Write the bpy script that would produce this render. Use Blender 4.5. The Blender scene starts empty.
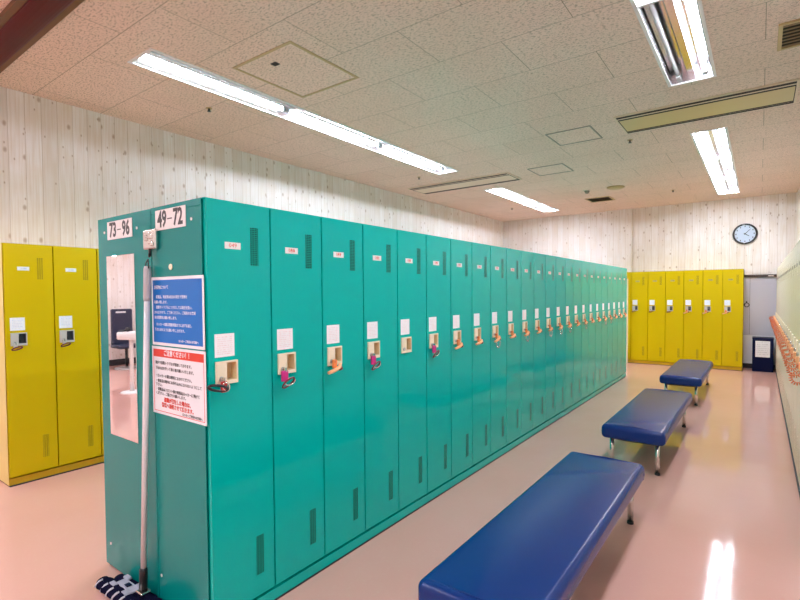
import bpy, bmesh, math, random
from mathutils import Vector, Matrix
random.seed(7)
scn = bpy.context.scene
col = scn.collection
PI = math.pi

# ------------------------------------------------------------------ materials
def new_mat(name):
    m = bpy.data.materials.new(name); m.use_nodes = True
    nt = m.node_tree
    return m, nt, nt.nodes['Principled BSDF']

def mat(name, c, rough=.5, metal=0., spec=.5, coat=0., trans=0., emit=None, es=0., bump=0., bscale=200):
    m, nt, b = new_mat(name)
    b.inputs['Base Color'].default_value = (*c, 1)
    b.inputs['Roughness'].default_value = rough
    b.inputs['Metallic'].default_value = metal
    b.inputs['Specular IOR Level'].default_value = spec
    b.inputs['Coat Weight'].default_value = coat
    b.inputs['Transmission Weight'].default_value = trans
    if emit:
        b.inputs['Emission Color'].default_value = (*emit, 1)
        b.inputs['Emission Strength'].default_value = es
    # faint unevenness so that no surface is perfectly flat in tone
    tc = nt.nodes.new('ShaderNodeTexCoord')
    n = nt.nodes.new('ShaderNodeTexNoise'); n.inputs['Scale'].default_value = bscale
    nt.links.new(tc.outputs['Object'], n.inputs['Vector'])
    if bump:
        bp = nt.nodes.new('ShaderNodeBump'); bp.inputs['Strength'].default_value = bump
        bp.inputs['Distance'].default_value = .002
        nt.links.new(n.outputs['Fac'], bp.inputs['Height'])
        nt.links.new(bp.outputs['Normal'], b.inputs['Normal'])
    return m

class NT:
    """small node helper"""
    def __init__(s, nt): s.nt = nt
    def n(s, t, **kw):
        nd = s.nt.nodes.new(t)
        for k, v in kw.items(): setattr(nd, k, v)
        return nd
    def put(s, sock, v):
        if isinstance(v, (int, float)): sock.default_value = v
        elif isinstance(v, (tuple, list)): sock.default_value = v
        else: s.nt.links.new(v, sock)
    def math(s, op, a, b=0., c=0.):
        nd = s.n('ShaderNodeMath', operation=op)
        for i, v in enumerate((a, b, c)): s.put(nd.inputs[i], v)
        return nd.outputs[0]
    def xyz(s):
        tc = s.n('ShaderNodeTexCoord'); sp = s.n('ShaderNodeSeparateXYZ')
        s.nt.links.new(tc.outputs['Object'], sp.inputs[0]); return sp.outputs
    def vec(s, x, y, z=0.):
        nd = s.n('ShaderNodeCombineXYZ')
        for i, v in enumerate((x, y, z)): s.put(nd.inputs[i], v)
        return nd.outputs[0]
    def mix(s, f, a, b, blend='MIX'):
        nd = s.n('ShaderNodeMix', data_type='RGBA', blend_type=blend)
        s.put(nd.inputs[0], f)
        for i, v in ((6, a), (7, b)):
            s.put(nd.inputs[i], (*v, 1) if isinstance(v, tuple) and len(v) == 3 else v)
        return nd.outputs[2]
    def noise(s, v, scale, detail=2., rough=.5):
        nd = s.n('ShaderNodeTexNoise'); s.put(nd.inputs['Vector'], v)
        nd.inputs['Scale'].default_value = scale; nd.inputs['Detail'].default_value = detail
        nd.inputs['Roughness'].default_value = rough
        return nd.outputs['Fac']
    def ramp(s, v, a, b):
        nd = s.n('ShaderNodeMapRange'); nd.clamp = True
        s.put(nd.inputs[0], v); nd.inputs[1].default_value = a; nd.inputs[2].default_value = b
        return nd.outputs[0]

def pine(name, axis):
    """knotty whitewashed pine boards standing upright on a wall"""
    m, nt, b = new_mat(name); q = NT(nt); x = q.xyz()
    u = x[axis]; z = x[2]
    ub = q.math('DIVIDE', u, .118)
    bid = q.math('FLOOR', ub); fr = q.math('FRACT', ub)
    wn = q.n('ShaderNodeTexWhiteNoise', noise_dimensions='1D'); q.put(wn.inputs['W'], bid)
    c = q.mix(wn.outputs['Value'], (.84, .785, .75), (.93, .90, .885))
    zz = q.math('ADD', z, q.math('MULTIPLY', wn.outputs['Value'], 37.))
    gr = q.noise(q.vec(q.math('MULTIPLY', u, 75.), q.math('MULTIPLY', zz, 2.2), bid), 1., 4., .6)
    c = q.mix(q.math('MULTIPLY', q.ramp(gr, .42, .72), .5), c, (.66, .53, .40))
    bl = q.noise(q.vec(u, zz, 0.), 3.2, 2.)
    c = q.mix(q.math('MULTIPLY', q.ramp(bl, .45, .75), .35), c, (.72, .60, .45))
    for sc_u, sc_z, thr, keep in ((8.4, 5.0, .15, .70), (14., 8., .11, .80)):
        v = q.n('ShaderNodeTexVoronoi', voronoi_dimensions='2D')
        q.put(v.inputs['Vector'], q.vec(q.math('MULTIPLY', u, sc_u), q.math('MULTIPLY', zz, sc_z)))
        v.inputs['Scale'].default_value = 1.
        sp = q.n('ShaderNodeSeparateColor'); nt.links.new(v.outputs['Color'], sp.inputs[0])
        k = q.math('MULTIPLY', q.ramp(v.outputs['Distance'], thr, thr * .35), q.math('GREATER_THAN', sp.outputs[0], keep))
        c = q.mix(q.math('MULTIPLY', k, .6), c, (.33, .20, .10))
    g1 = q.math('LESS_THAN', fr, .035)
    c = q.mix(q.math('MULTIPLY', g1, .5), c, (.36, .25, .15))
    nt.links.new(c, b.inputs['Base Color'])
    b.inputs['Roughness'].default_value = .5
    bp = q.n('ShaderNodeBump'); bp.inputs['Strength'].default_value = .4; bp.inputs['Distance'].default_value = .004
    nt.links.new(q.math('SUBTRACT', 1., g1), bp.inputs['Height']); nt.links.new(bp.outputs['Normal'], b.inputs['Normal'])
    return m

def ceiling_mat(joints=True):
    """rock-wool board with worm holes, laid in half bond"""
    m, nt, b = new_mat('ceiling_board'); q = NT(nt); x = q.xyz()
    br = q.n('ShaderNodeTexBrick'); br.offset = .5; br.offset_frequency = 2; br.squash = 1.
    q.put(br.inputs['Vector'], q.vec(q.math('ADD', x[0], .625 + 9.6), q.math('ADD', x[1], -1.475 + .53 * 20)))
    br.inputs['Scale'].default_value = 1.; br.inputs['Brick Width'].default_value = .96
    br.inputs['Row Height'].default_value = .53; br.inputs['Mortar Size'].default_value = .0028
    br.inputs['Mortar Smooth'].default_value = .3; br.inputs['Bias'].default_value = 0.
    br.inputs['Color1'].default_value = (.88, .695, .595, 1); br.inputs['Color2'].default_value = (.85, .66, .555, 1)
    br.inputs['Mortar'].default_value = (.34, .27, .19, 1)
    n1 = q.noise(q.vec(q.math('MULTIPLY', x[0], 42.), q.math('MULTIPLY', x[1], 95.)), 1., 2., .55)
    n2 = q.noise(q.vec(q.math('MULTIPLY', x[0], 130.), q.math('MULTIPLY', x[1], 60.), 5.), 1., 1.)
    pit = q.math('MAXIMUM', q.ramp(n1, .545, .62), q.math('MULTIPLY', q.ramp(n2, .60, .68), .8))
    lm = q.noise(q.vec(x[0], x[1]), .9, 2.)
    c = q.mix(q.math('MULTIPLY', q.ramp(lm, .4, .7), .18), br.outputs['Color'], (.58, .48, .33))
    c = q.mix(q.math('MULTIPLY', pit, .72), c, (.38, .30, .21))
    nt.links.new(c, b.inputs['Base Color']); b.inputs['Roughness'].default_value = .9
    if not joints:
        br.inputs['Mortar Size'].default_value = 0.; br.inputs['Color2'].default_value = br.inputs['Color1'].default_value; m.name = 'hatch_board'
    bp = q.n('ShaderNodeBump'); bp.inputs['Strength'].default_value = .5; bp.inputs['Distance'].default_value = .004
    nt.links.new(q.math('SUBTRACT', 1., pit), bp.inputs['Height']); nt.links.new(bp.outputs['Normal'], b.inputs['Normal'])
    return m

def floor_mat():
    m, nt, b = new_mat('waxed_vinyl'); q = NT(nt); x = q.xyz()
    n = q.noise(q.vec(x[0], x[1]), 1.3, 3.); n2 = q.noise(q.vec(x[0], x[1]), 60., 2.)
    c = q.mix(q.ramp(n, .35, .7), (.74, .425, .365), (.71, .40, .33))
    c = q.mix(q.math('MULTIPLY', q.ramp(n2, .55, .75), .12), c, (.75, .56, .46))
    nt.links.new(c, b.inputs['Base Color'])
    rn = q.noise(q.vec(q.math('MULTIPLY', x[0], 4.), q.math('MULTIPLY', x[1], 4.)), 1., 4., .65)
    nt.links.new(q.math('ADD', .02, q.math('MULTIPLY', rn, .12)), b.inputs['Roughness'])
    b.inputs['Specular IOR Level'].default_value = .5
    bn = q.noise(q.vec(x[0], x[1]), 7., 3.)
    bp = q.n('ShaderNodeBump'); bp.inputs['Strength'].default_value = .05; bp.inputs['Distance'].default_value = .01
    nt.links.new(bn, bp.inputs['Height']); nt.links.new(bp.outputs['Normal'], b.inputs['Normal'])
    return m

def paint(name, c, rough=.28, spec=.5):
    """baked enamel on sheet metal: slight orange peel and waviness"""
    m, nt, b = new_mat(name); q = NT(nt)
    tc = q.n('ShaderNodeTexCoord')
    b.inputs['Base Color'].default_value = (*c, 1); b.inputs['Roughness'].default_value = rough
    b.inputs['Specular IOR Level'].default_value = spec
    n1 = q.noise(tc.outputs['Object'], 3.5, 1.)
    bp = q.n('ShaderNodeBump'); bp.inputs['Strength'].default_value = .03; bp.inputs['Distance'].default_value = .02
    nt.links.new(n1, bp.inputs['Height']); nt.links.new(bp.outputs['Normal'], b.inputs['Normal'])
    return m

def louvre(name, base, dark, py, pz, wy, wz, axes=(1, 2)):
    """punched slots: dark holes on a grid"""
    m, nt, b = new_mat(name); q = NT(nt); x = q.xyz()
    fy = q.math('FRACT', q.math('DIVIDE', q.math('ADD', x[axes[0]], 10.), py)); fz = q.math('FRACT', q.math('DIVIDE', q.math('ADD', x[axes[1]], 10.), pz))
    k = q.math('MULTIPLY', q.math('LESS_THAN', fy, wy), q.math('LESS_THAN', fz, wz))
    nt.links.new(q.mix(k, base, dark), b.inputs['Base Color']); b.inputs['Roughness'].default_value = .4; b.inputs['Specular IOR Level'].default_value = .12
    return m

def printed(name, paper, ink, rows, margin_y, y0, y1, z0, z1, ay=1):
    """a sheet with rows of small print too fine to read"""
    m, nt, b = new_mat(name); q = NT(nt); x = q.xyz()
    u = q.ramp(x[ay], y0, y1); v = q.ramp(x[2], z1, z0)
    r = q.math('MULTIPLY', v, rows); rid = q.math('FLOOR', r)
    band = q.math('MULTIPLY', q.math('GREATER_THAN', q.math('FRACT', r), .35), q.math('LESS_THAN', q.math('FRACT', r), .85))
    n = q.noise(q.vec(q.math('MULTIPLY', u, rows * 2.2), q.math('MULTIPLY', rid, 7.31)), 1., 3., .7)
    ins = q.math('MULTIPLY', q.math('GREATER_THAN', u, margin_y), q.math('LESS_THAN', u, 1 - margin_y))
    ins = q.math('MULTIPLY', ins, q.math('MULTIPLY', q.math('GREATER_THAN', v, .06), q.math('LESS_THAN', v, .93)))
    k = q.math('MULTIPLY', q.math('MULTIPLY', band, ins), q.ramp(n, .44, .56))
    nt.links.new(q.mix(q.math('MULTIPLY', k, .3), paper, ink), b.inputs['Base Color']); b.inputs['Roughness'].default_value = .5
    return m

GREEN = (.0002, .44, .375)
YELLOW = (.63, .48, .0008)
CREAM = (.80, .76, .60)
M = {}
M['green'] = paint('green_enamel', GREEN, .12, .22)
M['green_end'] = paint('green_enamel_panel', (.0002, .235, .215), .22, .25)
M['yellow'] = paint('yellow_enamel', YELLOW, .25, .2)
M['yellow_plinth'] = paint('ochre_plinth', (.62, .38, .006), .3)
M['yellow_side'] = paint('pale_yellow_side', (.80, .66, .22), .35)
M['cream'] = paint('cream_enamel', CREAM, .26, .5)
M['cream_grey'] = paint('cream_plinth', (.62, .56, .40), .3)
M['green_vent'] = louvre('green_vent_slots', (.002, .30, .23), (.001, .05, .04), .0135, .0082, .75, .55)
M['yellow_vent'] = louvre('yellow_vent_slots', (.60, .47, .004), (.22, .16, .003), .0135, .0082, .75, .55)
M['cream_vent'] = louvre('cream_vent_slots', (.70, .66, .52), (.22, .2, .14), .0135, .0082, .75, .55)
M['bezel'] = mat('ivory_plastic', (.90, .79, .58), .42)
M['bezel_grey'] = mat('grey_plastic', (.55, .54, .50), .42)
M['pocket'] = mat('ivory_plastic_pocket_shaded', (.76, .60, .35), .5)  # same ivory as the bezel, darkened to paint in the recess shade
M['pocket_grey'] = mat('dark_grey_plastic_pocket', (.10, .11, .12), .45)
M['black'] = mat('black_plastic', (.012, .012, .014), .4)
M['rubber'] = mat('black_rubber', (.015, .015, .017), .6)
M['white'] = mat('white_enamel', (.84, .84, .84), .4)
M['reflector'] = mat('lamp_reflector', (.80, .81, .84), .20, 1.)
M['off_tube'] = mat('switched_off_tube', (.75, .76, .78), .25)
M['tube'] = mat('lit_tube', (1, 1, 1), .5, emit=(.885, .955, 1.10), es=122.)
M['tube_old'] = mat('lit_aged_tube', (1, 1, 1), .5, emit=(.90, .955, 1.08), es=106.)
M['chrome'] = mat('brushed_chrome', (.72, .70, .66), .22, 1.)
M['steel'] = mat('dull_steel', (.55, .55, .55), .35, 1.)
M['vinyl'] = mat('navy_vinyl', (.0015, .030, .18), .27, spec=.32, bump=.05, bscale=260)
M['board'] = mat('dark_underboard', (.05, .03, .02), .6)
M['plate'] = mat('white_plate', (.85, .86, .83), .4)
M['plate_edge'] = mat('brass_edge', (.70, .60, .38), .4)
M['red_ink'] = mat('red_ink', (.72, .10, .06), .5)
M['black_ink'] = mat('black_ink', (.012, .01, .01), .5)
M['grey_ink'] = mat('grey_ink', (.10, .10, .11), .5)
M['white_ink'] = mat('white_ink', (.86, .9, .95), .5)
M['sign'] = mat('sign_board', (.80, .77, .75), .38)
M['blue_sheet'] = mat('blue_print', (.010, .165, .56), .25, spec=.3)
M['white_sheet'] = mat('white_laminate', (.84, .85, .88), .28)
M['red_sheet'] = mat('red_print', (.72, .045, .02), .3)
M['mirror'] = mat('mirror_glass', (.92, .93, .93), .015, 1.)
M['magenta'] = mat('magenta_plastic', (.62, .02, .22), .4)
M['red_tag'] = mat('red_plastic', (.55, .03, .03), .35)
M['orange'] = mat('orange_band', (.85, .23, .06), .42)
M['orange_pale'] = mat('pale_orange_band', (.92, .46, .22), .42)
M['orange_deep'] = mat('deep_orange_coil', (.72, .19, .075), .45, spec=.2)
M['maroon'] = mat('maroon_band', (.16, .025, .03), .45)
M['silver'] = mat('silver_coil', (.78, .76, .72), .25, 1.)
M['navy'] = mat('navy_board', (.002, .005, .034), .4, spec=.12)
M['navy_pad'] = mat('navy_padding', (.018, .024, .06), .45)
M['grey_door'] = mat('lavender_grey_leaf', (.60, .585, .67), .42)
M['white_panel'] = mat('white_lower_panel', (.88, .88, .90), .35)
M['dark_wood'] = mat('dark_brown_wood', (.05, .024, .016), .3)
M['lacquer'] = mat('red_brown_lacquer', (.085, .005, .004), .35, spec=.10)
M['brown_edge'] = mat('brown_wood_edge', (.17, .085, .035), .4, spec=.2)
M['wax_base'] = mat('dark_skirting', (.012, .012, .018), .35)
M['gold'] = mat('tan_frame', (.50, .36, .16), .4)
M['grey_frame'] = mat('grey_frame', (.30, .27, .21), .5)
M['ac_panel'] = mat('yellowed_panel', (.62, .50, .24), .45)
M['ac_frame'] = mat('ac_frame_ivory', (.74, .62, .46), .45)
M['brown_louvre'] = mat('brown_louvre', (.22, .13, .05), .5)
M['dark'] = mat('dark_slot', (.02, .014, .01), .7)
M['clock_face'] = mat('pale_blue_dial', (.50, .61, .74), .35)
M['grip'] = mat('grey_grip', (.50, .49, .50), .5)
M['pole'] = mat('white_pole', (.72, .71, .72), .35)
M['fringe'] = mat('navy_mop_yarn', (.006, .006, .024), .95, spec=.05, bump=1., bscale=320)
M['stripe'] = mat('white_mop_stripe', (.62, .62, .70), .9)
M['plateblue'] = mat('pale_plastic_plate', (.42, .43, .52), .5, spec=.2)
M['pillar'] = pine('pine_boards_pillar', 0)
M['pine_x'] = pine('pine_boards_along_x', 0)
M['pine_y'] = pine('pine_boards_along_y', 1)
M['ceiling'] = ceiling_mat(); M['hatch'] = ceiling_mat(False)
M['floor'] = floor_mat()
M['note'] = printed('door_note', (.94, .94, .95), (.62, .25, .22), 11, .10, .030, .122, 1.148, 1.243)
M['note_blue'] = printed('door_note_bluish', (.88, .92, .96), (.15, .28, .55), 8, .12, .030, .122, 1.148, 1.243)
M['num_small'] = printed('number_strip', (.80, .84, .82), (.10, .22, .35), 1.2, .2, .085, .160, 1.594, 1.619)
M['num_dark'] = printed('number_strip_dark', (.42, .36, .10), (.04, .03, .02), 1.2, .2, .085, .160, 1.594, 1.619)
M['bin_note'] = printed('bin_note', (.85, .85, .85), (.10, .10, .12), 8, .08, -.11, .095, .255, .532, 0)

# ------------------------------------------------------------------ mesh helpers
class MB:
    def __init__(s): s.bm = bmesh.new()
    def box(s, x0, x1, y0, y1, z0, z1, bev=0., seg=2):
        r = bmesh.ops.create_cube(s.bm, size=1.)
        vs = r['verts']
        for v in vs:
            v.co = Vector(((x0 + x1) / 2 + v.co.x * (x1 - x0), (y0 + y1) / 2 + v.co.y * (y1 - y0), (z0 + z1) / 2 + v.co.z * (z1 - z0)))
        if bev:
            es = list({e for v in vs for e in v.link_edges})
            bmesh.ops.bevel(s.bm, geom=es, offset=bev, segments=seg, profile=.5, affect='EDGES')
        return s
    def tube(s, pts, r, n=10, closed=False, cap=True, flat=1.):
        """sweep a circle along pts; r may be a list"""
        pts = [Vector(p) for p in pts]; N = len(pts); rings = []
        for i, p in enumerate(pts):
            if closed: t = pts[(i + 1) % N] - pts[i - 1]
            else: t = pts[min(i + 1, N - 1)] - pts[max(i - 1, 0)]
            t.normalize()
            if i == 0:
                a = Vector((0, 0, 1)) if abs(t.z) < .9 else Vector((0, 1, 0))
                u = t.cross(a).normalized()
            else:
                u = (u - t * u.dot(t)).normalized()
            w = t.cross(u); rr = r[i] if isinstance(r, (list, tuple)) else r
            rings.append([s.bm.verts.new(p + u * rr * math.cos(2 * PI * k / n) + w * rr * flat * math.sin(2 * PI * k / n)) for k in range(n)])
        for i in range(N if closed else N - 1):
            A, B = rings[i], rings[(i + 1) % N]
            for k in range(n):
                f = s.bm.faces.new((A[k], A[(k + 1) % n], B[(k + 1) % n], B[k])); f.smooth = True
        if cap and not closed:
            s.bm.faces.new(rings[0][::-1]); s.bm.faces.new(rings[-1])
        return s
    def cyl(s, p, q, r, n=16): return s.tube([p, q], r, n)
    def quad(s, *ps):
        s.bm.faces.new([s.bm.verts.new(p) for p in ps]); return s
    def prism(s, prof, axis, a, b):
        """extrude a closed 2D profile along an axis (0,1,2)"""
        def P(u, v, t):
            return [(t, u, v), (u, t, v), (u, v, t)][axis]
        A = [s.bm.verts.new(P(u, v, a)) for u, v in prof]; B = [s.bm.verts.new(P(u, v, b)) for u, v in prof]
        n = len(prof)
        for k in range(n): s.bm.faces.new((A[k], A[(k + 1) % n], B[(k + 1) % n], B[k]))
        s.bm.faces.new(A[::-1]); s.bm.faces.new(B)
        return s
    def plate(s, us, vs, holes, fn, thick):
        """slab with rectangular holes; fn(u, v, t) gives the point, t = 0 front .. 1 back"""
        U = sorted(set(us)); V = sorted(set(vs)); cache = {}
        def vv(i, j, t):
            k = (i, j, t)
            if k not in cache: cache[k] = s.bm.verts.new(fn(U[i], V[j], t))
            return cache[k]
        def solid(i, j):
            if not (0 <= i < len(U) - 1 and 0 <= j < len(V) - 1): return False
            cu, cv = (U[i] + U[i + 1]) / 2, (V[j] + V[j + 1]) / 2
            return not any(a < cu < b and c < cv < d for a, b, c, d in holes)
        for i in range(len(U) - 1):
            for j in range(len(V) - 1):
                if not solid(i, j): continue
                for t in (0, 1): s.bm.faces.new([vv(i, j, t), vv(i + 1, j, t), vv(i + 1, j + 1, t), vv(i, j + 1, t)])
                for di, dj, e in ((-1, 0, ((i, j), (i, j + 1))), (1, 0, ((i + 1, j), (i + 1, j + 1))), (0, -1, ((i, j), (i + 1, j))), (0, 1, ((i, j + 1), (i + 1, j + 1)))):
                    if not solid(i + di, j + dj):
                        (a, b), (c, d) = e
                        s.bm.faces.new([vv(a, b, 0), vv(c, d, 0), vv(c, d, 1), vv(a, b, 1)])
        return s
    def build(s, name, m, parent=None, smooth=False):
        bmesh.ops.recalc_face_normals(s.bm, faces=s.bm.faces[:])
        me = bpy.data.meshes.new(name); s.bm.to_mesh(me); s.bm.free()
        me.materials.append(M[m] if isinstance(m, str) else m)
        if smooth:
            for p in me.polygons: p.use_smooth = True
        o = bpy.data.objects.new(name, me); col.objects.link(o)
        if parent: o.parent = parent
        return o

def tag(o, label=None, cat=None, group=None, kind=None):
    for k, v in (('label', label), ('category', cat), ('group', group), ('kind', kind)):
        if v: o[k] = v
    return o
def empty(name, loc=(0, 0, 0), rz=0., label=None, cat=None, group=None):
    o = bpy.data.objects.new(name, None); col.objects.link(o); o.empty_display_size = .1
    o.location = loc; o.rotation_euler = (0, 0, rz)
    return tag(o, label, cat, group)
def box(name, m, parent, *a, **k): return MB().box(*a, **k).build(name, m, parent)
def copy_tree(o, parent=None):
    c = o.copy(); col.objects.link(c)
    if parent: c.parent = parent
    for ch in o.children: copy_tree(ch, c)
    return c
def structure(o): return tag(o, kind='structure')

def text(name, body, size, m, parent, loc, rot, sx=1., align='CENTER', extrude=.0004, bold=0.):
    cu = bpy.data.curves.new(name, 'FONT'); cu.body = body; cu.size = size; cu.extrude = extrude
    cu.align_x = align; cu.align_y = 'CENTER'; cu.resolution_u = 2; cu.offset = bold
    t = bpy.data.objects.new(name, cu); col.objects.link(t)
    dg = bpy.context.evaluated_depsgraph_get()
    me = bpy.data.meshes.new_from_object(t.evaluated_get(dg))
    bpy.data.objects.remove(t); bpy.data.curves.remove(cu)
    me.transform(Matrix.LocRotScale(Vector(loc), rot, Vector((sx, 1, 1))))
    me.materials.clear(); me.materials.append(M[m])
    o = bpy.data.objects.new(name, me); col.objects.link(o); o.parent = parent
    return o
from mathutils import Euler
FACE_X = Euler((PI / 2, 0, PI / 2)).to_quaternion()      # reads on a face looking along +x
FACE_NY = Euler((PI / 2, 0, 0)).to_quaternion()          # reads on a face looking along -y

ORD = ['first', 'second', 'third', 'fourth', 'fifth', 'sixth', 'seventh', 'eighth', 'ninth', 'tenth', 'eleventh', 'twelfth', 'thirteenth', 'fourteenth', 'fifteenth', 'sixteenth', 'seventeenth', 'eighteenth', 'nineteenth', 'twentieth', 'twenty-first', 'twenty-second', 'twenty-third', 'twenty-fourth']

# ------------------------------------------------------------------ dimensions (metres)
W = .31644            # width of a green locker
H = 1.79
ZC = 3.10             # ceiling
XL, XR, YB, YF = -3.20, 2.27, 9.80, -4.30
XFAR = -8.60          # far wall of the powder corner seen in the mirror

# ------------------------------------------------------------------ the room
structure(box('floor', 'floor', None, XFAR - .1, XR + .1, YF - .1, YB + .1, -.1, 0))
fix_w = .335
lamp_units = []       # (x0, x1, y0, y1, tubes lit (left, right), label)
def run(x0, ya, yb, n): return [(x0, x0 + fix_w, ya + (yb - ya) * k / n, ya + (yb - ya) * (k + 1) / n) for k in range(n)]
L1 = run(-1.955, .62, 4.88, 3); L2 = run(-1.925, 6.24, 9.04, 2)
R1 = run(1.135, .72, 3.52, 2); R2 = run(1.140, 5.00, 9.15, 3)
F1 = run(1.135, -3.6, -.8, 2); F2 = run(-1.955, -3.5, -.6, 2); F3 = run(-5.2, -3.6, -.8, 2)  # F rows: unseen fixtures added to light the front area and mirror view
F4 = run(-7.4, -3.6, -.8, 2)
rows = [L1, L2, R1, R2, F1, F2, F3, F4]
holes = [(r[0][0] + .012, r[0][1] - .012, r[0][2] + .012, r[-1][3] - .012) for r in rows]
us = [XFAR - .1, XR + .1] + [v for h in holes for v in h[:2]]
vs = [YF - .1, YB + .1] + [v for h in holes for v in h[2:]]
mb = MB().plate(us, vs, holes, lambda u, v, t: (u, v, ZC + .12 * t), .12)
structure(mb.build('ceiling', 'ceiling'))
structure(box('wall_back', 'pine_x', None, XL - .1, XR + .1, YB, YB + .1, 0, ZC))
structure(box('wall_left', 'pine_y', None, XL - .1, XL, -.12, YB, 0, ZC))
structure(box('wall_right', 'pine_y', None, XR, XR + .1, YF, YB, 0, ZC))
structure(box('wall_front', 'pine_x', None, XFAR - .1, XR + .1, YF - .1, YF, 0, ZC))
structure(box('wall_alcove', 'pine_x', None, XFAR, XL - .1, -.12, -.02, 0, ZC))
structure(box('wall_far', 'pine_y', None, XFAR - .1, XFAR, YF, -.12, 0, ZC))
structure(box('baseboard_far', 'wax_base', None, XFAR, XFAR + .02, YF, -.12, 0, .12))
structure(box('baseboard_front', 'wax_base', None, XFAR, XR, YF, YF + .02, 0, .12))
structure(box('baseboard_back', 'wax_base', None, 1.36, XR, YB - .03, YB, 0, .085))
# shallow pine pilaster on the back wall
structure(box('trim_1', 'pillar', None, -.865, -.355, YB - .05, YB, 0, ZC))
# lacquered lintel under the ceiling at the mouth of the alcove
be = empty('trim_2', (0, 0, 0)); structure(be)
box('brown_edge', 'brown_edge', be, XL - .1, XR, -.125, -.088, ZC - .03, ZC)
box('brown_edge', 'brown_edge', be, XL - .1, XR, .068, .105, ZC - .03, ZC)
pf = [(-.088, ZC), (-.088, ZC - .035)] + [(.078 * -math.cos(a) - .01, ZC - .035 - .022 * math.sin(a)) for a in [PI * k / 10 for k in range(1, 10)]] + [(.068, ZC - .035), (.068, ZC)]
structure(MB().prism(pf, 0, XL - .1, XR).build('lacquered_rail', 'lacquer', be, smooth=False))

# sliding door behind the last locker of the back row
dr = empty('door_1', (0, 0, 0)); structure(dr)
mb = MB().box(1.40, 2.265, YB - .022, YB - .001, .60, 1.645, bev=.002)
mb.build('leaf', 'grey_door', dr)
box('lower_panel', 'white_panel', dr, 1.40, 2.265, YB - .020, YB - .001, .085, .598)
box('header_bar', 'dark_wood', dr, 1.30, 2.265, YB - .05, YB - .001, 1.648, 1.695)
box('closer', 'chrome', dr, 1.88, 1.96, YB - .062, YB - .05, 1.66, 1.68)
box('closer', 'black', dr, 1.78, 1.86, YB - .060, YB - .05, 1.655, 1.675)
box('seam', 'grey_ink', dr, 1.618, 1.623, YB - .0235, YB - .02, .62, 1.64)
mb = MB(); c0 = Vector((1.575, YB - .035, 1.15))
mb.tube([c0 + Vector((.036 * math.cos(a), 0, .036 * math.sin(a))) for a in [2 * PI * k / 20 for k in range(20)]], .007, 8, closed=True)
mb.cyl((1.575, YB - .035, 1.19), (1.575, YB - .02, 1.215), .010, 10); mb.cyl((1.545, YB - .022, 1.15), (1.545, YB - .04, 1.15), .012, 10)
mb.build('handle', 'black', dr)

# ------------------------------------------------------------------ lockers
def build_locker(colour, w, dep, label, cat='locker', plate_text=None, group=None, dz=0.):
    t = empty('locker', (0, 0, 0), 0., label, cat, group)
    cm = {'green': ('green', 'green_vent', 'bezel', 'pocket', 'note', 'green'),
          'yellow': ('yellow', 'yellow_vent', 'bezel_grey', 'pocket_grey', 'note_blue', 'yellow_plinth'),
          'cream': ('cream', 'cream_vent', 'bezel', 'pocket', 'note', 'cream_grey')}[colour]
    g = .0042; k = w / W
    # carcass with its thin top flange
    MB().box(-dep, -.034, .0004, w - .0004, .056, H - .006).box(-dep, -.006, .0004, w - .0004, H - .006, H).build('body', cm[0], t)
    box('plinth', cm[5], t, -dep, -.004 if colour == 'green' else -.012, .0002, w - .0002, .007, .055)
    box('base_strip', 'rubber', t, -dep, .000, .0002, w - .0002, .0002, .0068)
    py0, py1, pz0, pz1 = .079 * k, .126 * k, 1.051 + dz, 1.124 + dz
    mb = MB().plate([g, w - g, py0, py1], [.071, 1.7825, pz0, pz1], [(py0, py1, pz0, pz1)], lambda u, v, tt: (-.020 * tt, u, v), .02)
    door = mb.build('door', cm[0], t)
    box('vent', cm[1], door, 0, .0007, .209 * k, .250 * k, 1.526, 1.690)
    box('vent', cm[1], door, 0, .0007, .215 * k, .255 * k, .166, .340)
    pl = MB().box(0, .0016, .084 * k, .160 * k, 1.592, 1.620, bev=.0006, seg=1).build('number_plate', {'green': 'plate', 'yellow': 'num_small', 'cream': 'grey_ink'}[colour], t)
    if colour != 'cream': box('notice', cm[4], t, 0, .0006, .030 * k, .122 * k, 1.148, 1.243)
    lk = MB().plate([.031 * k, .132 * k, py0, py1], [1.036 + dz, 1.131 + dz, pz0, pz1], [(py0, py1, pz0, pz1)], lambda u, v, tt: (.009 * (1 - tt) + .0002 * tt, u, v), .009).build('lock_plate', cm[2], t)
    mb = MB(); d = -.0325
    a, b, c, e = py0, py1, pz0, pz1
    # lining of the coin pocket: five thin walls
    s = .0012
    mb.box(d, .008, a + .0001, a + s, c, e).box(d, .008, b - s, b - .0001, c, e).box(d, .008, a, b, c + .0001, c + s).box(d, .008, a, b, e - s, e - .0001).box(d - .001, d, a, b, c, e)
    mb.build('coin_pocket', cm[3], lk)
    box('coin_slot', 'black', lk, d, d + .004, a + .003, a + .019, c + .006, c + .026)
    MB().cyl((.009, .052 * k, 1.060 + dz), (.0135, .052 * k, 1.060 + dz), .010, 14).build('keyhole', 'steel', lk)
    return t, pl

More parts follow.
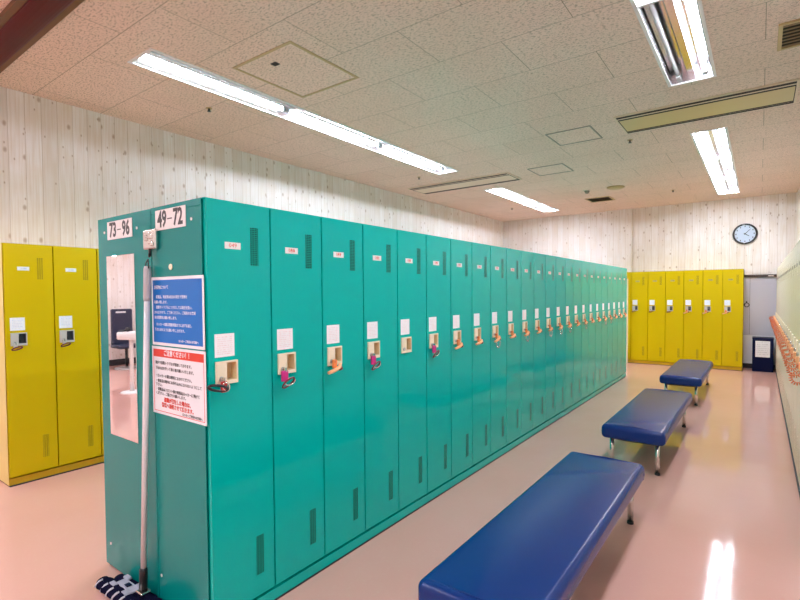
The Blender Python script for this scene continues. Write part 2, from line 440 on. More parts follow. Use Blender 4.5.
def loop(cx, cy, cz, ry, rz, tilt=0., n=24, dx=0., yaw=0.):
    out = []
    for i in range(n):
        a = 2 * PI * i / n
        y, z = ry * math.cos(a), rz * math.sin(a)
        y, z = y * math.cos(tilt) - z * math.sin(tilt), y * math.sin(tilt) + z * math.cos(tilt)
        x = dx * math.sin(a)
        out.append((cx + x + y * math.sin(yaw), cy + y * math.cos(yaw), cz + z))
    return out
def helix(path, r, turns, n):
    """coil spring wound round a closed path"""
    P = [Vector(p) for p in path]; N = len(P); out = []
    for i in range(n):
        f = i / n * N; k = int(f); a = f - k
        p = P[k % N].lerp(P[(k + 1) % N], a); t = (P[(k + 1) % N] - P[k % N]).normalized()
        u = t.cross(Vector((1, 0, .13))).normalized(); w = t.cross(u)
        ph = 2 * PI * turns * i / n
        out.append(p + u * r * math.cos(ph) + w * r * math.sin(ph))
    return out

def key_base(t):
    mb = MB(); mb.cyl((.0055, 0, 0), (.010, 0, 0), .0075, 10); mb.box(.010, .030, -.0022, .0022, -.011, .009, bev=.001, seg=1)
    return mb.build('key', 'chrome', t)
def make_key(kind):
    t = empty('locker_key', (0, 0, 0))
    key_base(t)
    if kind == 'red':
        MB().box(.016, .026, -.016, .012, -.052, -.006, bev=.004).build('key_tag', 'red_tag', t)
        MB().tube(loop(.024, -.030, -.030, .044, .011, -.25, dx=.003), .0055, 8, closed=True).build('wristband', 'black', t)
        MB().tube(loop(.024, .006, -.030, .014, .018, .5), .0035, 8, closed=True).build('ring', 'silver', t)
    elif kind == 'magenta':
        MB().box(.016, .028, -.025, .012, -.054, -.004, bev=.005).build('key_tag', 'magenta', t)
        MB().tube(loop(.026, .012, -.062, .036, .020, .35, dx=.014), .0040, 8, closed=True).build('wristband', 'maroon', t)
        MB().tube(loop(.025, .022, -.058, .030, .016, .1), .0030, 8, closed=True).build('ring', 'silver', t)
    elif kind in ('orange', 'orange_coil'):
        MB().box(.014, .030, -.012, .014, -.034, .010, bev=.005).build('key_tag', 'orange', t)
        MB().tube([(.030, -.052, -.052), (.034, -.03, -.047), (.036, 0, -.040), (.034, .026, -.030), (.028, .036, -.016)], [.009, .012, .012, .011, .008], 12, flat=.8).build('wristband', 'orange_pale', t)
        MB().cyl((.034, .022, -.040), (.036, .038, -.036), .010, 10).build('clasp', 'maroon', t)
        if kind == 'orange_coil':
            MB().tube(helix(loop(.030, .010, -.078, .034, .030, .2), .006, 14, 168), .0020, 5, closed=True).build('coil', 'silver', t)
    elif kind == 'big_coil':
        MB().box(.014, .032, -.014, .014, -.036, .012, bev=.005).build('key_tag', 'orange_pale', t)
        MB().tube(helix(loop(.050, .006, -.042, .036, .034, .2, dx=.004, yaw=1.2), .008, 16, 208), .0026, 5, closed=True).build('wristband', 'orange_deep', t)
    elif kind == 'maroon':
        MB().box(.012, .026, -.014, .010, -.034, .004, bev=.004).build('key_tag', 'bezel_grey', t)
        MB().tube(loop(.026, .004, -.040, .032, .011, .12, dx=.012), .0048, 8, closed=True).build('wristband', 'maroon', t)
    return t
kept = {}
def place_key(kind, loc, rz, label, group, twist=0.):
    if kind not in kept:
        o = make_key(kind); kept[kind] = o
    else: o = copy_tree(kept[kind])
    o.location = loc; o.rotation_euler = (twist, 0, rz)
    tag(o, label, 'key', group)
    return o

# --- the green row, 49 to 72
g0, gp = build_locker('green', W, .42, '')
kinds = ['red', 'magenta', 'orange', 'magenta', None, 'magenta', 'orange', 'orange', 'orange_coil', 'orange', 'orange_coil', 'orange', 'orange_coil', 'orange_coil', 'orange_coil', 'orange', 'orange_coil', 'orange', 'orange', 'orange_coil', 'orange_coil', 'orange', 'orange', 'orange']
kword = {'red': 'red tagged key on a black band', 'magenta': 'magenta tagged key on a dark loop', 'orange': 'key on a short orange band', 'orange_coil': 'orange key with silver coil below'}
for i in range(24):
    o = g0 if i == 0 else copy_tree(g0)
    o.location = (0, i * W, 0)
    num = '%03d' % (49 + i)
    pl = [c for c in o.children if c.name.startswith('number_plate')][0]
    text('digits', num, .0235, 'red_ink', pl, (.0017, .122, 1.606), FACE_X, sx=1.1)
    kd = kinds[i]
    what = {'red': 'a red tagged key', 'magenta': 'a magenta tagged key', 'orange': 'an orange band key', 'orange_coil': 'a key with silver coil', None: 'an empty lock without key'}[kd]
    where = 'beside the end panel signs' if i == 0 else ('at the far end of the row' if i == 23 else ORD[i] + ' from near end')
    tag(o, 'green locker numbered %s, %s, with %s' % (num, where, what), 'locker', 'green lockers in the long row')
    if kd:
        place_key(kd, (.0085, i * W + .052, 1.060), 0., '%s on green locker %s, %s' % (kword[kd], num, 'the nearest' if i == 0 else (ORD[i] + ' in row' if i < 23 else 'last in row')), 'keys hanging on the green lockers', random.uniform(-.12, .12) if i > 5 else 0.)

# --- the back-to-back bank 73-96, seen only by its end
bk = empty('locker_bank', (0, 0, 0), 0., 'green locker bank at back of the long row, its end under the 73-96 sign', 'locker')
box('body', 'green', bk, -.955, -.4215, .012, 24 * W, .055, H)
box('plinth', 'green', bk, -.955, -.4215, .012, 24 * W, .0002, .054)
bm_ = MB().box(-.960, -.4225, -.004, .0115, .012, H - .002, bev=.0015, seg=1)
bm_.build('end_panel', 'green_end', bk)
mb = MB()
for sx, sz in ((-.884, 1.717), (-.548, 1.713), (-.900, .129)): mb.cyl((sx, -.0065, sz), (sx, -.004, sz), .0065, 10)
mb.build('screw_cap', 'white', bk)
# end panel of the front row: belongs to no single door
ep = empty('locker_end_panel', (0, 0, 0), 0., 'dark green end panel of the long locker row behind the blue and red notices', 'panel')
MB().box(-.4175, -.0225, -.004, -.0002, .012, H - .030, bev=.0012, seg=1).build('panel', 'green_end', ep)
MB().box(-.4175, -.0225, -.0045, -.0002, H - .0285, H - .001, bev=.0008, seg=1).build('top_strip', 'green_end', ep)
mb = MB()
for sx, sz in ((-.092, 1.711), (-.412 + .02, .137), (-.06, .14)): mb.cyl((sx, -.0065, sz), (sx, -.004, sz), .0065, 10)
mb.build('screw_cap', 'white', ep)
mb = MB()
mb.tube([(-.257, -.0075, 1.523), (-.257, -.004, 1.523)], .013, 16); mb.build('lock_hole_plug', 'bezel', ep)

# --- yellow lockers, left wall and back wall
YW = .311
y0, _ = build_locker('yellow', YW, .50, '')
yl = ['yellow locker by left wall, leftmost one, maroon band key below its lock', 'yellow locker by left wall, second one, next to the green end panel', 'third yellow locker by left wall, mostly hidden behind the green end panel']
for i in range(3):
    o = y0 if i == 0 else copy_tree(y0)
    o.location = (-2.64, .035 + i * YW, 0); tag(o, yl[i], 'locker', 'yellow lockers by the left wall')
    if i < 2:
        place_key('maroon', (-2.64 + .0085, .035 + i * YW + .052, 1.058), 0., ['key on maroon band at the leftmost yellow locker by left wall', 'key on maroon band at the second yellow locker by left wall'][i], 'keys on the yellow lockers', .1)
box('side_panel', 'yellow_side', y0, -.50, -.020, -.0015, .0002, .007, H)
BW = .3005
b0, bp_ = build_locker('yellow', BW, .48, '')
bp_.data.materials[0] = M['num_dark']
bl = ['yellow locker on back wall behind the cream screen, mostly hidden by the green row', 'first yellow locker from left on back wall, beside the pilaster', 'second yellow locker from left on back wall', 'third yellow locker from left on back wall, under bare pine boards', 'fourth yellow locker from left on back wall', 'fifth yellow locker from left on back wall, second from the grey door', 'last yellow locker at right on back wall, next to the grey door']
for i in range(7):
    o = b0 if i == 0 else copy_tree(b0)
    x = -.270 + (i - 1) * BW
    o.location = (x, 9.30, 0); o.rotation_euler = (0, 0, -PI / 2)
backs = [o for o in list(col.objects) if o.name.startswith('locker') and o.type == 'EMPTY' and not o.parent and abs(o.location.y - 9.30) < .001]
for i, o in enumerate(sorted(backs, key=lambda q: q.location.x)):
    tag(o, bl[i], 'locker', 'yellow lockers on the back wall')
    if i: place_key('maroon' if i < 4 else 'orange', (o.location.x + .049, 9.30 - .0085, 1.058), -PI / 2, 'key on %s band at the %s yellow locker from left on back wall' % ('maroon' if i < 4 else 'orange', ORD[i - 1]), 'keys on the yellow lockers', .1)

# --- cream lockers on the right
c0_, _ = build_locker('cream', W, .262, '', dz=-.10)
RX = 2.0
NR = 24
for i in range(NR):
    o = c0_ if i == 0 else copy_tree(c0_)
    y = 9.70 - i * W
    o.location = (RX, y, 0); o.rotation_euler = (0, 0, PI)
    wh = 'the farthest one, beside the navy bin' if i == 0 else '%s from the grey door end' % ORD[i]
    tag(o, 'cream locker in the right-hand row, %s' % wh, 'locker', 'cream lockers on the right')
    k = place_key('big_coil', (RX - .0085, y - .052, .960), PI, 'orange coil key on the right-hand cream lockers, %s' % ('the farthest one' if i == 0 else ORD[i] + ' from the far end'), 'orange coil keys on the cream lockers', random.uniform(-.55, .55))

# ------------------------------------------------------------------ things on the end panel
def panel_sign(name, x0, x1, z0, z1, m, label, cat, th=.003, bev=.0008, y=-.0046):
    t = empty(name, ((x0 + x1) / 2, y, z0), 0., label, cat)
    hw = (x1 - x0) / 2
    MB().box(-hw, hw, -th, 0, 0, z1 - z0, bev=bev, seg=1).build('board', m, t)
    return t, hw, z1 - z0
t, hw, hh = panel_sign('number_sign', -.847, -.591, 1.677, 1.765, 'sign', 'white sign reading 73-96 at top left of the green end', 'sign')
text('lettering', '73', .096, 'black_ink', t, (-.066, -.0032, .043), FACE_NY, sx=.78, bold=.003)
text('lettering', '96', .096, 'black_ink', t, (.068, -.0032, .043), FACE_NY, sx=.78, bold=.003)
box('dash', 'black_ink', t, -.020, .018, -.0036, -.003, .041, .046)
t, hw, hh = panel_sign('number_sign', -.375, -.132, 1.685, 1.772, 'sign', 'white sign reading 49-72 above the pole clip on the green end', 'sign')
text('lettering', '49', .096, 'black_ink', t, (-.064, -.0032, .043), FACE_NY, sx=.78, bold=.003)
text('lettering', '72', .096, 'black_ink', t, (.064, -.0032, .043), FACE_NY, sx=.78, bold=.003)
box('dash', 'black_ink', t, -.020, .018, -.0036, -.003, .041, .046)

t = empty('wall_mirror', (-.7185, -.0042, .706), 0., 'tall narrow frameless mirror fixed to the left green end panel', 'mirror')
MB().box(-.142, .142, -.005, -.0002, 0, .891, bev=.0015, seg=2).build('glass', 'mirror', t)

t = empty('notice', (-.216, -.0046, 1.182), 0., 'blue notice with white Japanese text in upper place on the end panel', 'notice')
MB().box(-.208, .206, -.0016, 0, 0, .300, bev=.0006, seg=1).build('sheet', 'white_sheet', t)
box('blue_field', 'blue_sheet', t, -.196, .193, -.0021, -.0014, .013, .287)
BY = -.0024
def line(t, s, x, z, size, m, sx=1.): return text('lettering', s, size, m, t, (x, BY, z), FACE_NY, sx=sx, align='LEFT', extrude=.0002, bold=.0001)
line(t, 'お荷物について', -.182, .254, .0185, 'white_ink', .92)
for k, s in enumerate(['　貴重品、現金等は各自の責任で管理を', 'お願い致します。', '　盗難やトラブルにつきましては責任を負い、', 'かねますので、ご了承ください。ご利用のお客様', '各自管理をお願い致します。']):
    line(t, s, -.184, .212 - k * .0225, .0150, 'white_ink')
for k, s in enumerate(['　ロッカーの鍵は閉館時間までに必ずお返し', '下さいますようお願い申し上げます。']):
    line(t, s, -.184, .092 - k * .0235, .0150, 'white_ink')
line(t, 'ロッカーご利用のお客様へ', .012, .026, .0125, 'white_ink')

t = empty('notice', (-.221, -.0046, .8765), 0., 'white notice with red heading and red border below the blue one', 'notice')
MB().box(-.210, .214, -.0016, 0, 0, .300, bev=.0006, seg=1).build('sheet', 'white_sheet', t)
fr = MB().plate([-.198, .202, -.1955, .1995], [.012, .288, .0145, .2855], [(-.1955, .1995, .0145, .2855)], lambda u, v, tt: (u, -.0020 + .0006 * tt, v), .001)
fr.build('red_border', 'red_sheet', t)
box('red_heading', 'red_sheet', t, -.1975, .2015, -.0021, -.0012, .254, .288)
text('lettering', 'ご注意ください！！', .0265, 'white_ink', t, (0.002, BY, .2715), FACE_NY, sx=.92, bold=.0006)
for k, (s, z) in enumerate([('館内で盗難トラブルが増加しております。', .228), ('下記の点を守って頂く様お願いいたします。', .204), ('・ロッカーの鍵は確実におかけください。', .170), ('・貴重品は館内にお持ち込みにならないようにして', .147), ('下さい。', .130), ('・貴重品はフロント横の貴重品ロッカーに預けて', .110), ('ください。ご協力をお願いします。', .092)]):
    line(t, s, -.180, z, .0162, 'black_ink', .98)
text('lettering', '盗難が発生した場合は、', .0215, 'red_sheet', t, (.0, BY, .066), FACE_NY, sx=.95, bold=.0005)
text('lettering', '警察へ通報させて頂きます。', .0215, 'red_sheet', t, (.0, BY, .042), FACE_NY, sx=.95, bold=.0005)
line(t, 'ロッカーご利用のお客様へ', .035, .022, .0125, 'black_ink')

# clip that holds the mop pole
t = empty('pole_clip', (-.402, -.0046, 1.605), 0., 'crumpled silver clip on the end panel holding the mop by its loop', 'clip')
mb = MB(); mb.box(-.052, .052, -.022, 0, 0, .088, bev=.008, seg=3)
for f in range(6):
    a = random.uniform(-.035, .035); b = random.uniform(.015, .07)
    mb.box(a - .012, a + .012, -.028, -.018, b - .01, b + .01, bev=.004)
mb.build('case', 'silver', t)
mb = MB().cyl((.0, -.016, .004), (.0, -.016, -.030), .0055, 10).tube([(0, -.016, -.028), (.012, -.026, -.034), (.022, -.03, -.022)], .004, 8)
mb.build('hook', 'black', t)

t = empty('dust_mop', (-.485, -.066, 0), 0., 'flat dust mop with white pole and navy striped pad leaning on the end panel', 'mop')
P0 = Vector((-.003, .024, .075)); P1 = Vector((.078, .036, 1.530))
D = P1 - P0
mb = MB(); mb.tube([P0 + D * .04, P0 + D * .90], .0125, 14); mb.build('pole', 'pole', t)
mb = MB(); mb.tube([P0 + D * .895, P0 + D * .905, P0 + D * .992, P0 + D], [.0135, .0160, .0160, .013], 14); mb.build('grip', 'grip', t)
mb = MB(); mb.tube([P0 - D * .012, P0 + D * .050, P0 + D * .058], [.018, .018, .014], 14); mb.build('socket', 'black', t)
mb = MB(); mb.tube([P1 + Vector((-.012, -.004, -.01)), P1 + Vector((-.008, -.002, .016)), P1 + Vector((.008, -.001, .031)), P1 + Vector((.012, -.002, .016)), P1 + Vector((.016, -.004, -.01))], .0028, 6)
mb.build('hanging_loop', 'black', t)
# padded head: two thick yarn rolls side by side, striped across
def roll(y, x0, x1, r, name):
    mb = MB(); pts = []; rad = []
    n = 30
    for k in range(n + 1):
        f = k / n; x = x0 + (x1 - x0) * f
        e = min(1, f / .12, (1 - f) / .12); e = max(e, .02)
        pts.append((x, y + .003 * math.sin(k * 1.7), r * .66 + .0008)); rad.append(r * math.sqrt(1 - (1 - e) ** 2) * (1 + .06 * math.sin(k * 2.3)))
    mb.tube(pts, rad, 16, flat=.66)
    # lay the flattened side on the floor
    zs = [v.co.z for v in mb.bm.verts]; ys = [v.co.y for v in mb.bm.verts]
    if max(zs) - min(zs) > max(ys) - min(ys):
        for v in mb.bm.verts:
            dy, dz = v.co.y - y, v.co.z - r * .66; v.co.y = y + dz; v.co.z = r * .66 + dy
    lo = min(v.co.z for v in mb.bm.verts)
    for v in mb.bm.verts: v.co.z += .0006 - lo
    return mb.build(name, 'fringe', t, smooth=True)
front = roll(-.036, -.305, .21, .037, 'pad'); rear = roll(.024, -.270, .21, .033, 'pad')
for k in range(9):
    xx = -.27 + k * .056
    MB().tube([(xx, -.0715, .020), (xx + .006, -.067, .034), (xx + .013, -.058, .045), (xx + .018, -.045, .0495)], .0085, 8, flat=.6).build('stripe', 'stripe', front)
MB().box(-.175, -.030, -.020, .024, .044, .052, bev=.003).build('plate', 'plateblue', t)
for xa in (-.195, -.075):
    for ya in (-.042, .020): MB().box(xa, xa + .045, ya, ya + .022, .045, .055, bev=.003).build('clamp', 'plateblue', t)
MB().box(-.115, -.085, -.010, .012, .053, .057, bev=.001).build('button', 'navy', t)
MB().box(-.015, .040, -.006, .040, .050, .062, bev=.004).build('swivel', 'chrome', t)

# ------------------------------------------------------------------ benches
def make_bench():
    t = empty('bench', (0, 0, 0)); L, w = 1.82, .455
    mb = MB().box(-w / 2, w / 2, 0, L, 0.246, .352, bev=.032, seg=6)
    for v in mb.bm.verts:                                             # cushion crown
        if v.co.z > .31: v.co.z += .006 * max(0, 1 - (v.co.x / (w / 2)) ** 2)
    mb.build('cushion', 'vinyl', t, smooth=True)
    pts = []
    for yy in (.036, L - .036):
        mb = MB().tube([(-w / 2 + .004, yy, .262), (-w / 2 - .0005, yy, .296), (-w / 2 + .006, yy, .334), (-w / 2 + .03, yy, .3515), (0, yy, .3567), (w / 2 - .03, yy, .3515), (w / 2 - .006, yy, .334), (w / 2 + .0005, yy, .296), (w / 2 - .004, yy, .262)], .0026, 6)
        mb.build('seam', 'vinyl', t, smooth=True)
    box('underboard', 'board', t, -w / 2 + .07, w / 2 - .07, .07, L - .07, .230, .2435)
    for sx in (-1, 1):
        for yy in (.095, L - .095):
            lg = MB().cyl((sx * .164, yy, .016), (sx * .164, yy, .243), .0165, 16).build('leg', 'chrome', t)
            MB().cyl((sx * .164, yy, .0005), (sx * .164, yy, .016), .019, 16).build('foot', 'rubber', lg)
    return t
bn = make_bench()
for i, (y, lab) in enumerate(((.34, 'long navy vinyl bench nearest the camera, cut by the bottom edge'), (2.935, 'middle navy vinyl bench with chrome legs, between the other two'), (5.74, 'farthest navy vinyl bench, before the yellow lockers'))):
    o = bn if i == 0 else copy_tree(bn)
    o.location = (.988, y, 0); tag(o, lab, 'bench', 'navy benches along the aisle')

# ------------------------------------------------------------------ ceiling lights
def make_light(x0, x1, y0, y1, lit, first, last, label, group, tube='tube'):
    w = x1 - x0; L = y1 - y0
    t = empty('ceiling_light', (x0 + w / 2, y0 + L / 2, ZC), 0., label, 'light', group)
    h = w / 2; l = L / 2
    rim = .022; d = .098
    ea = .022 if first else .010; eb = .022 if last else .010
    mb = MB().plate([-h, h, -h + rim, h - rim], [-l, l, -l + ea, l - eb], [(-h + rim, h - rim, -l + ea, l - eb)], lambda u, v, tt: (u, v, -.007 + .0068 * tt), .006)
    mb.build('rim', 'white', t)
    mb = MB(); i = h - .012
    yo0 = -l + (.013 if first else 0.); yo1 = l - (.013 if last else 0.)
    # folded reflector: sloped flanks, flat bed and a raised spine
    xs = [(-i, -.001), (-i + .035, d), (-.045, d), (-.022, .042), (.022, .042), (.045, d), (i - .035, d), (i, -.001)]
    A = [mb.bm.verts.new((x, yo0, z)) for x, z in xs]; B = [mb.bm.verts.new((x, yo1, z)) for x, z in xs]
    for k in range(len(xs) - 1): mb.bm.faces.new((A[k], A[k + 1], B[k + 1], B[k]))
    mb.box(-i, i, yo0, yo0 + .006, 0, d).box(-i, i, yo1 - .006, yo1, 0, d)
    mb.build('reflector', 'reflector', t)
    for s, on in ((-1, lit[0]), (1, lit[1])):
        xx = s * .092
        if on is not None:
            MB().tube([(xx, yo0 + .06, .051), (xx, yo1 - .06, .051)], .0155, 14).build('tube', tube if on else 'off_tube', t, smooth=True)
        for yy, sg in ((yo0 + .03, 1), (yo1 - .03, -1)):
            MB().box(xx - .017, xx + .017, yy - .022, yy + .024, .030, .096, bev=.004).build('socket', 'white', t)
        MB().box(xx - s * .0 + s * .040, xx + s * .046, yo0 + .12, yo1 - .12, .042, .046).build('slot', 'dark', t)
    return t
lab = {0: ['long ceiling light by the left wall, nearest of its line, one tube lit', 'long ceiling light by the left wall, middle one of its line', 'long ceiling light by the left wall, far one of its line'],
       1: ['distant left ceiling light near the back corner, first of the pair', 'distant left ceiling light near the back corner, second of the pair'],
       2: ['near right ceiling light above the benches, mostly out of the top edge', 'near right ceiling light above the benches with its left tube dark'],
       3: ['far right ceiling light, first of three behind the air conditioner', 'far right ceiling light, middle of the three', 'far right ceiling light, last of three toward the clock wall']}
for ri, r in enumerate(rows):
    for k, (a, b, c, d) in enumerate(r):
        lit = (True, True)
        if ri == 0 and k == 0: lit = (True, None)
        if ri == 2 and k == 1: lit = (False, True)
        make_light(a, b, c, d, lit, k == 0, k == len(r) - 1, lab[ri][k] if ri in lab else 'added unseen ceiling light over the powder corner behind the camera', 'added unseen lights over the powder corner' if ri > 3 else 'ceiling lights of the locker room', 'tube_old' if ri in (2, 3, 4, 5, 6, 7) else 'tube')

# ------------------------------------------------------------------ other things on the ceiling
def ceil_frame(name, x0, x1, y0, y1, label, cat, fm, pm, fw=.012, hole=None, proud=.006):
    cx, cy = (x0 + x1) / 2, (y0 + y1) / 2; hx, hy = (x1 - x0) / 2, (y1 - y0) / 2
    t = empty(name, (cx, cy, ZC), 0., label, cat)
    MB().plate([-hx, hx, -hx + fw, hx - fw], [-hy, hy, -hy + fw, hy - fw], [(-hx + fw, hx - fw, -hy + fw, hy - fw)], lambda u, v, tt: (u, v, -proud + (proud - .0002) * tt), .006).build('frame', fm, t)
    MB().box(-hx + fw, hx - fw, -hy + fw, hy - fw, -.002, -.0003).build('panel', pm, t)
    return t
t = ceil_frame('access_hatch', -1.43, -.785, 1.135, 1.835, 'square access hatch with tan frame in ceiling beside the left light', 'hatch', 'gold', 'hatch', .022)
MB().box(-.045, .010, -.220, -.174, -.006, -.002, bev=.001).build('square_hole', 'dark', t)  # small square hole in the hatch, drawn as a dark block
ceil_frame('ceiling_hatch', -.115, .355, 4.09, 4.585, 'grey framed hatch in ceiling left of the right air conditioner', 'hatch', 'grey_frame', 'hatch', .014)
ceil_frame('ceiling_hatch', -.83, -.345, 5.375, 5.86, 'grey framed hatch in ceiling just before the far left light', 'hatch', 'grey_frame', 'hatch', .012)

def air_con(x0, x1, y0, y1, label, pm='ac_panel'):
    cx, cy = (x0 + x1) / 2, (y0 + y1) / 2; hx, hy = (x1 - x0) / 2, (y1 - y0) / 2
    t = empty('air_conditioner', (cx, cy, ZC), 0., label, 'air conditioner')
    MB().box(-hx, hx, -hy, hy, -.014, -.0003, bev=.003).build('frame', 'ac_frame', t)
    for a, b in ((-hy + .018, -hy + .060), (-hy + .082, -hy + .124), (hy - .084, hy - .058), (hy - .040, hy - .016)):
        MB().box(-hx + .02, hx - .02, a, b, -.0175, -.012).build('slot', 'dark', t)
    MB().box(-hx + .02, hx - .02, -hy + .0605, -hy + .0815, -.020, -.013, bev=.003).build('flap', 'ac_frame', t)
    MB().box(-hx + .025, hx - .025, -hy + .125, hy - .085, -.017, -.012, bev=.002).build('grille', pm, t)
    for s in (-1, 1): MB().box(s * (hx - .022) - .003, s * (hx - .022) + .003, -hy + .125, hy - .016, -.0178, -.012).build('joint', 'dark', t)
    return t
air_con(.600, 2.005, 3.975, 4.565, 'long ceiling air conditioner with yellowed panel at upper right')
air_con(-2.835, -1.115, 5.36, 5.88, 'long ceiling air conditioner beside the left lights, far side', 'ac_frame')

def vent(x0, x1, y0, y1, label, ns):
    cx, cy = (x0 + x1) / 2, (y0 + y1) / 2; hx, hy = (x1 - x0) / 2, (y1 - y0) / 2
    t = empty('ceiling_vent', (cx, cy, ZC), 0., label, 'vent')
    fw = .024
    MB().plate([-hx, hx, -hx + fw, hx - fw], [-hy, hy, -hy + fw, hy - fw], [(-hx + fw, hx - fw, -hy + fw, hy - fw)], lambda u, v, tt: (u, v, -.012 + .0117 * tt), .006).build('frame', 'gold', t)
    MB().box(-hx + fw, hx - fw, -hy + fw, hy - fw, -.002, -.0003).build('backing', 'dark', t)
    for k in range(ns):
        yy = -hy + fw + (2 * hy - 2 * fw) * (k + .5) / ns; s = (hy - fw) / ns
        MB().prism([(yy - s * .8, -.011), (yy - s * .8 + .003, -.012), (yy + s * .8, -.004), (yy + s * .8 - .003, -.003)], 0, -hx + fw, hx - fw).build('slat', 'brown_louvre', t)
vent(1.840, 2.225, 2.875, 3.290, 'brown louvred ceiling vent cut by the right edge', 7)
vent(-.815, -.395, 8.07, 8.50, 'brown louvred ceiling vent near the back wall', 7)
t = empty('smoke_detector', (-.135, 7.37, ZC), 0., 'round brown disc on ceiling near the back vent', 'detector')
MB().tube([(0, 0, -.0003), (0, 0, -.012), (0, 0, -.03), (0, 0, -.036)], [.135, .135, .10, .04], 28).build('disc', 'gold', t, smooth=True)
t = empty('ceiling_sensor', (-.592, 7.40, ZC), 0., 'tiny grey sensor on ceiling in front of the back vent', 'sensor')
MB().tube([(0, 0, -.0003), (0, 0, -.02), (0, 0, -.045)], [.04, .04, .022], 16).build('dome', 'grey_frame', t, smooth=True)
sl = ['small dark sprinkler at upper left between light and left wall', 'small dark sprinkler behind the left light, before far air conditioner', 'small dark sprinkler between far left light and back corner', 'small dark sprinkler beyond the right air conditioner', 'small dark sprinkler near the clock wall beside far right light']
sp0 = None
for k, (x, y) in enumerate(((-2.286, 1.482), (-2.261, 4.84), (-2.258, 8.153), (.575, 4.862), (.575, 8.22))):
    if sp0 is None:
        sp0 = empty('sprinkler', (0, 0, 0))
        MB().tube([(0, 0, -.0003), (0, 0, -.006)], .028, 16).build('rosette', 'gold', sp0)
        MB().tube([(0, 0, -.006), (0, 0, -.028), (0, 0, -.029), (0, 0, -.032)], [.009, .009, .018, .018], 12).build('head', 'black', sp0)
        o = sp0
    else: o = copy_tree(sp0)
    o.location = (x, y, ZC); tag(o, sl[k], 'sprinkler', 'ceiling sprinklers')

# ------------------------------------------------------------------ back wall things
t = empty('wall_clock', (1.535, YB, 2.44), 0., 'round wall clock with dark rim and pale dial above the grey door', 'clock')
R = .180
mb = MB(); mb.tube([(0, -.0003, 0), (0, -.030, 0)], R - .012, 48); mb.build('dial', 'clock_face', t)
mb = MB(); mb.tube([(R * math.cos(2 * PI * k / 48) * .955, -.024, R * math.sin(2 * PI * k / 48) * .955) for k in range(48)], .0165, 10, closed=True, flat=1.3); mb.build('rim', 'black', t)
dialm = MB()
for k in range(12):
    a = k * PI / 6; r = .135
    dialm.box(r * math.sin(a) - .007, r * math.sin(a) + .007, -.0312, -.0298, r * math.cos(a) - .012, r * math.cos(a) + .012)
dialm.build('hour_marks', 'grey_ink', t)
def hand(ang, L, w, y):
    d = Vector((math.sin(ang), 0, math.cos(ang))); pp = Vector((d.z, 0, -d.x))
    mb = MB(); o = Vector((0, y, 0))
    q = [o - d * .02 - pp * w, o + d * L - pp * w * .6, o + d * L + pp * w * .6, o - d * .02 + pp * w]
    va = [mb.bm.verts.new(p) for p in q]; vb = [mb.bm.verts.new(p + Vector((0, .0012, 0))) for p in q]
    mb.bm.faces.new(va); mb.bm.faces.new(vb[::-1])
    for k in range(4): mb.bm.faces.new((va[k], va[(k + 1) % 4], vb[(k + 1) % 4], vb[k]))
    return mb
hand(math.radians(44), .118, .005, -.034).build('minute_hand', 'black_ink', t)
hand(math.radians(125), .075, .007, -.0365).build('hour_hand', 'black_ink', t)
MB().box(-.030, .010, -.043, -.036, -.178, -.158, bev=.003).build('maker_plate', 'white', t)
MB().box(-.045, -.005, -.043, -.036, .158, .178, bev=.003).build('maker_plate', 'white', t)

t = empty('bin', (1.820, 9.53, 0), 0., 'dark navy bin with a white notice between yellow lockers and cream lockers', 'bin')
MB().box(-.148, .148, -.148, .150, .0005, .565, bev=.008).build('body', 'navy', t)
MB().box(-.152, .152, -.152, .153, .5655, .588, bev=.006).build('lid', 'navy', t)
MB().box(-.105, .100, -.1495, -.1482, .255, .535).build('notice', 'bin_note', t)

t = empty('standing_screen', (-.66, 9.215, 0), 0., 'cream framed standing screen just past the far end of the green row', 'screen')
for xx in (-.36, .335): MB().box(xx - .018, xx + .018, -.015, .015, .002, 1.66, bev=.003).build('post', 'cream', t)
MB().box(-.342, .317, -.012, .012, 1.62, 1.655, bev=.003).build('top_rail', 'cream', t)
MB().box(-.342, .317, -.012, .012, .03, .34, bev=.003).build('lower_panel', 'cream', t)

# ------------------------------------------------------------------ powder corner, seen in the mirror
for k, (y, lb) in enumerate(((-3.27, 'dark navy high-backed chair reflected at left in the end-panel mirror'), (-3.78, 'dark navy high-backed chair reflected at right in the end-panel mirror'))):
    t = empty('chair', (-8.10, y, 0), 0., lb, 'chair', 'navy chairs in the powder corner')
    bk_ = MB().box(-.06, .02, -.19, .19, .46, 1.14, bev=.025, seg=3).build('backrest', 'navy_pad', t)
    MB().box(.0205, .0225, -.06, .12, 1.065, 1.095).build('label_strip', 'white', bk_)
    MB().box(-.04, .36, -.21, .21, .40, .475, bev=.03, seg=3).build('seat', 'navy_pad', t)
    MB().cyl((.15, 0, .05), (.15, 0, .40), .025, 12).build('column', 'black', t)
    MB().tube([(.15, 0, .001), (.15, 0, .03), (.15, 0, .05)], [.22, .20, .04], 24).build('base', 'steel', t)
t = empty('pedestal_table', (-5.52, -2.25, 0), 0., 'small white pedestal table reflected in the end-panel mirror', 'table')
MB().tube([(0, 0, .775), (0, 0, .785), (0, 0, .865), (0, 0, .875)], [.17, .18, .18, .17], 28).build('tabletop', 'white', t)
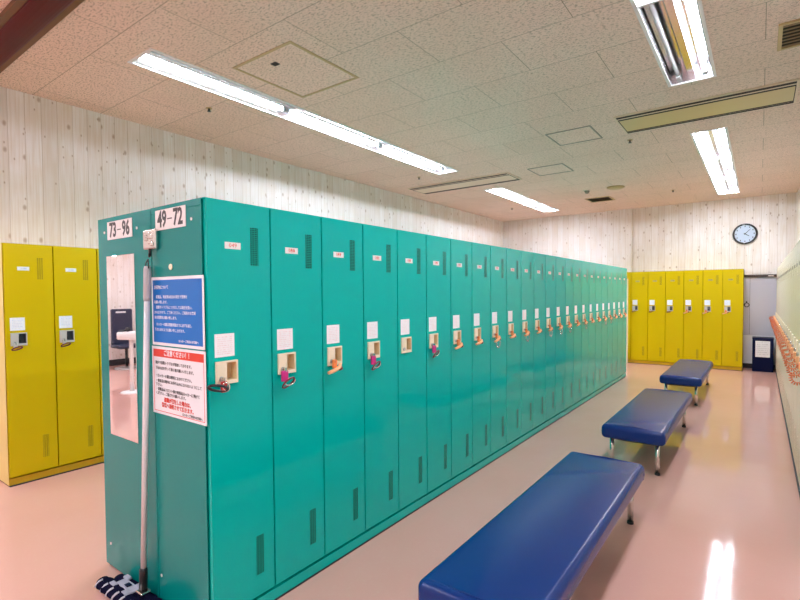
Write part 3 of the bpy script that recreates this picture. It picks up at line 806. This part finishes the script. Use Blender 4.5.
MB().cyl((0, 0, .02), (0, 0, .775), .028, 14).build('leg', 'white', t)
MB().tube([(0, 0, .0005), (0, 0, .012), (0, 0, .022)], [.16, .15, .03], 28).build('base', 'white', t)
t = empty('hair_dryer', (-5.62, -2.25, .8755), .4, 'black hair dryer lying on the white pedestal table', 'hair dryer')
MB().tube([(-.09, 0, .035), (-.06, 0, .035), (.05, 0, .035), (.08, 0, .035)], [.022, .028, .034, .026], 16).build('barrel', 'black', t, smooth=True)
MB().tube([(.035, 0, .03), (.06, .06, .018), (.07, .11, .016)], [.016, .015, .013], 12).build('handle', 'black', t, smooth=True)

# ------------------------------------------------------------------ world, camera, view
w = bpy.data.worlds.new('world'); scn.world = w; w.use_nodes = True
w.node_tree.nodes['Background'].inputs[0].default_value = (.02, .02, .02, 1)

yaw, pitch, roll = -.6362434, -.0309368, -.0068053
cy, sy, cp, sp, cr, sr = math.cos(yaw), math.sin(yaw), math.cos(pitch), math.sin(pitch), math.cos(roll), math.sin(roll)
f = Vector((sy * cp, cy * cp, sp)); r = Vector((cy, -sy, 0)); u = r.cross(f)
r2 = r * cr + u * sr; u2 = u * cr - r * sr
cam = bpy.data.cameras.new('camera'); co = bpy.data.objects.new('camera', cam); col.objects.link(co)
co.matrix_world = Matrix(((r2.x, u2.x, -f.x, 1.7653547), (r2.y, u2.y, -f.y, -1.0998588), (r2.z, u2.z, -f.z, 1.403548), (0, 0, 0, 1)))
cam.sensor_width = 36.; cam.sensor_fit = 'HORIZONTAL'; cam.lens = 487.02806 * 36 / 800
cam.shift_y = 8.393076 / 800; cam.clip_start = .02
scn.camera = co
vs_ = scn.view_settings
vs_.view_transform = 'Standard'; vs_.look = 'None'; vs_.gamma = 1.; vs_.use_curve_mapping = False
vs_.exposure = .08
scn.cycles.use_denoising = True
scn.cycles.max_bounces = 10; scn.cycles.diffuse_bounces = 6; scn.cycles.glossy_bounces = 4
scn.cycles.caustics_reflective = False; scn.cycles.caustics_refractive = False
scn.cycles.sample_clamp_indirect = 6.
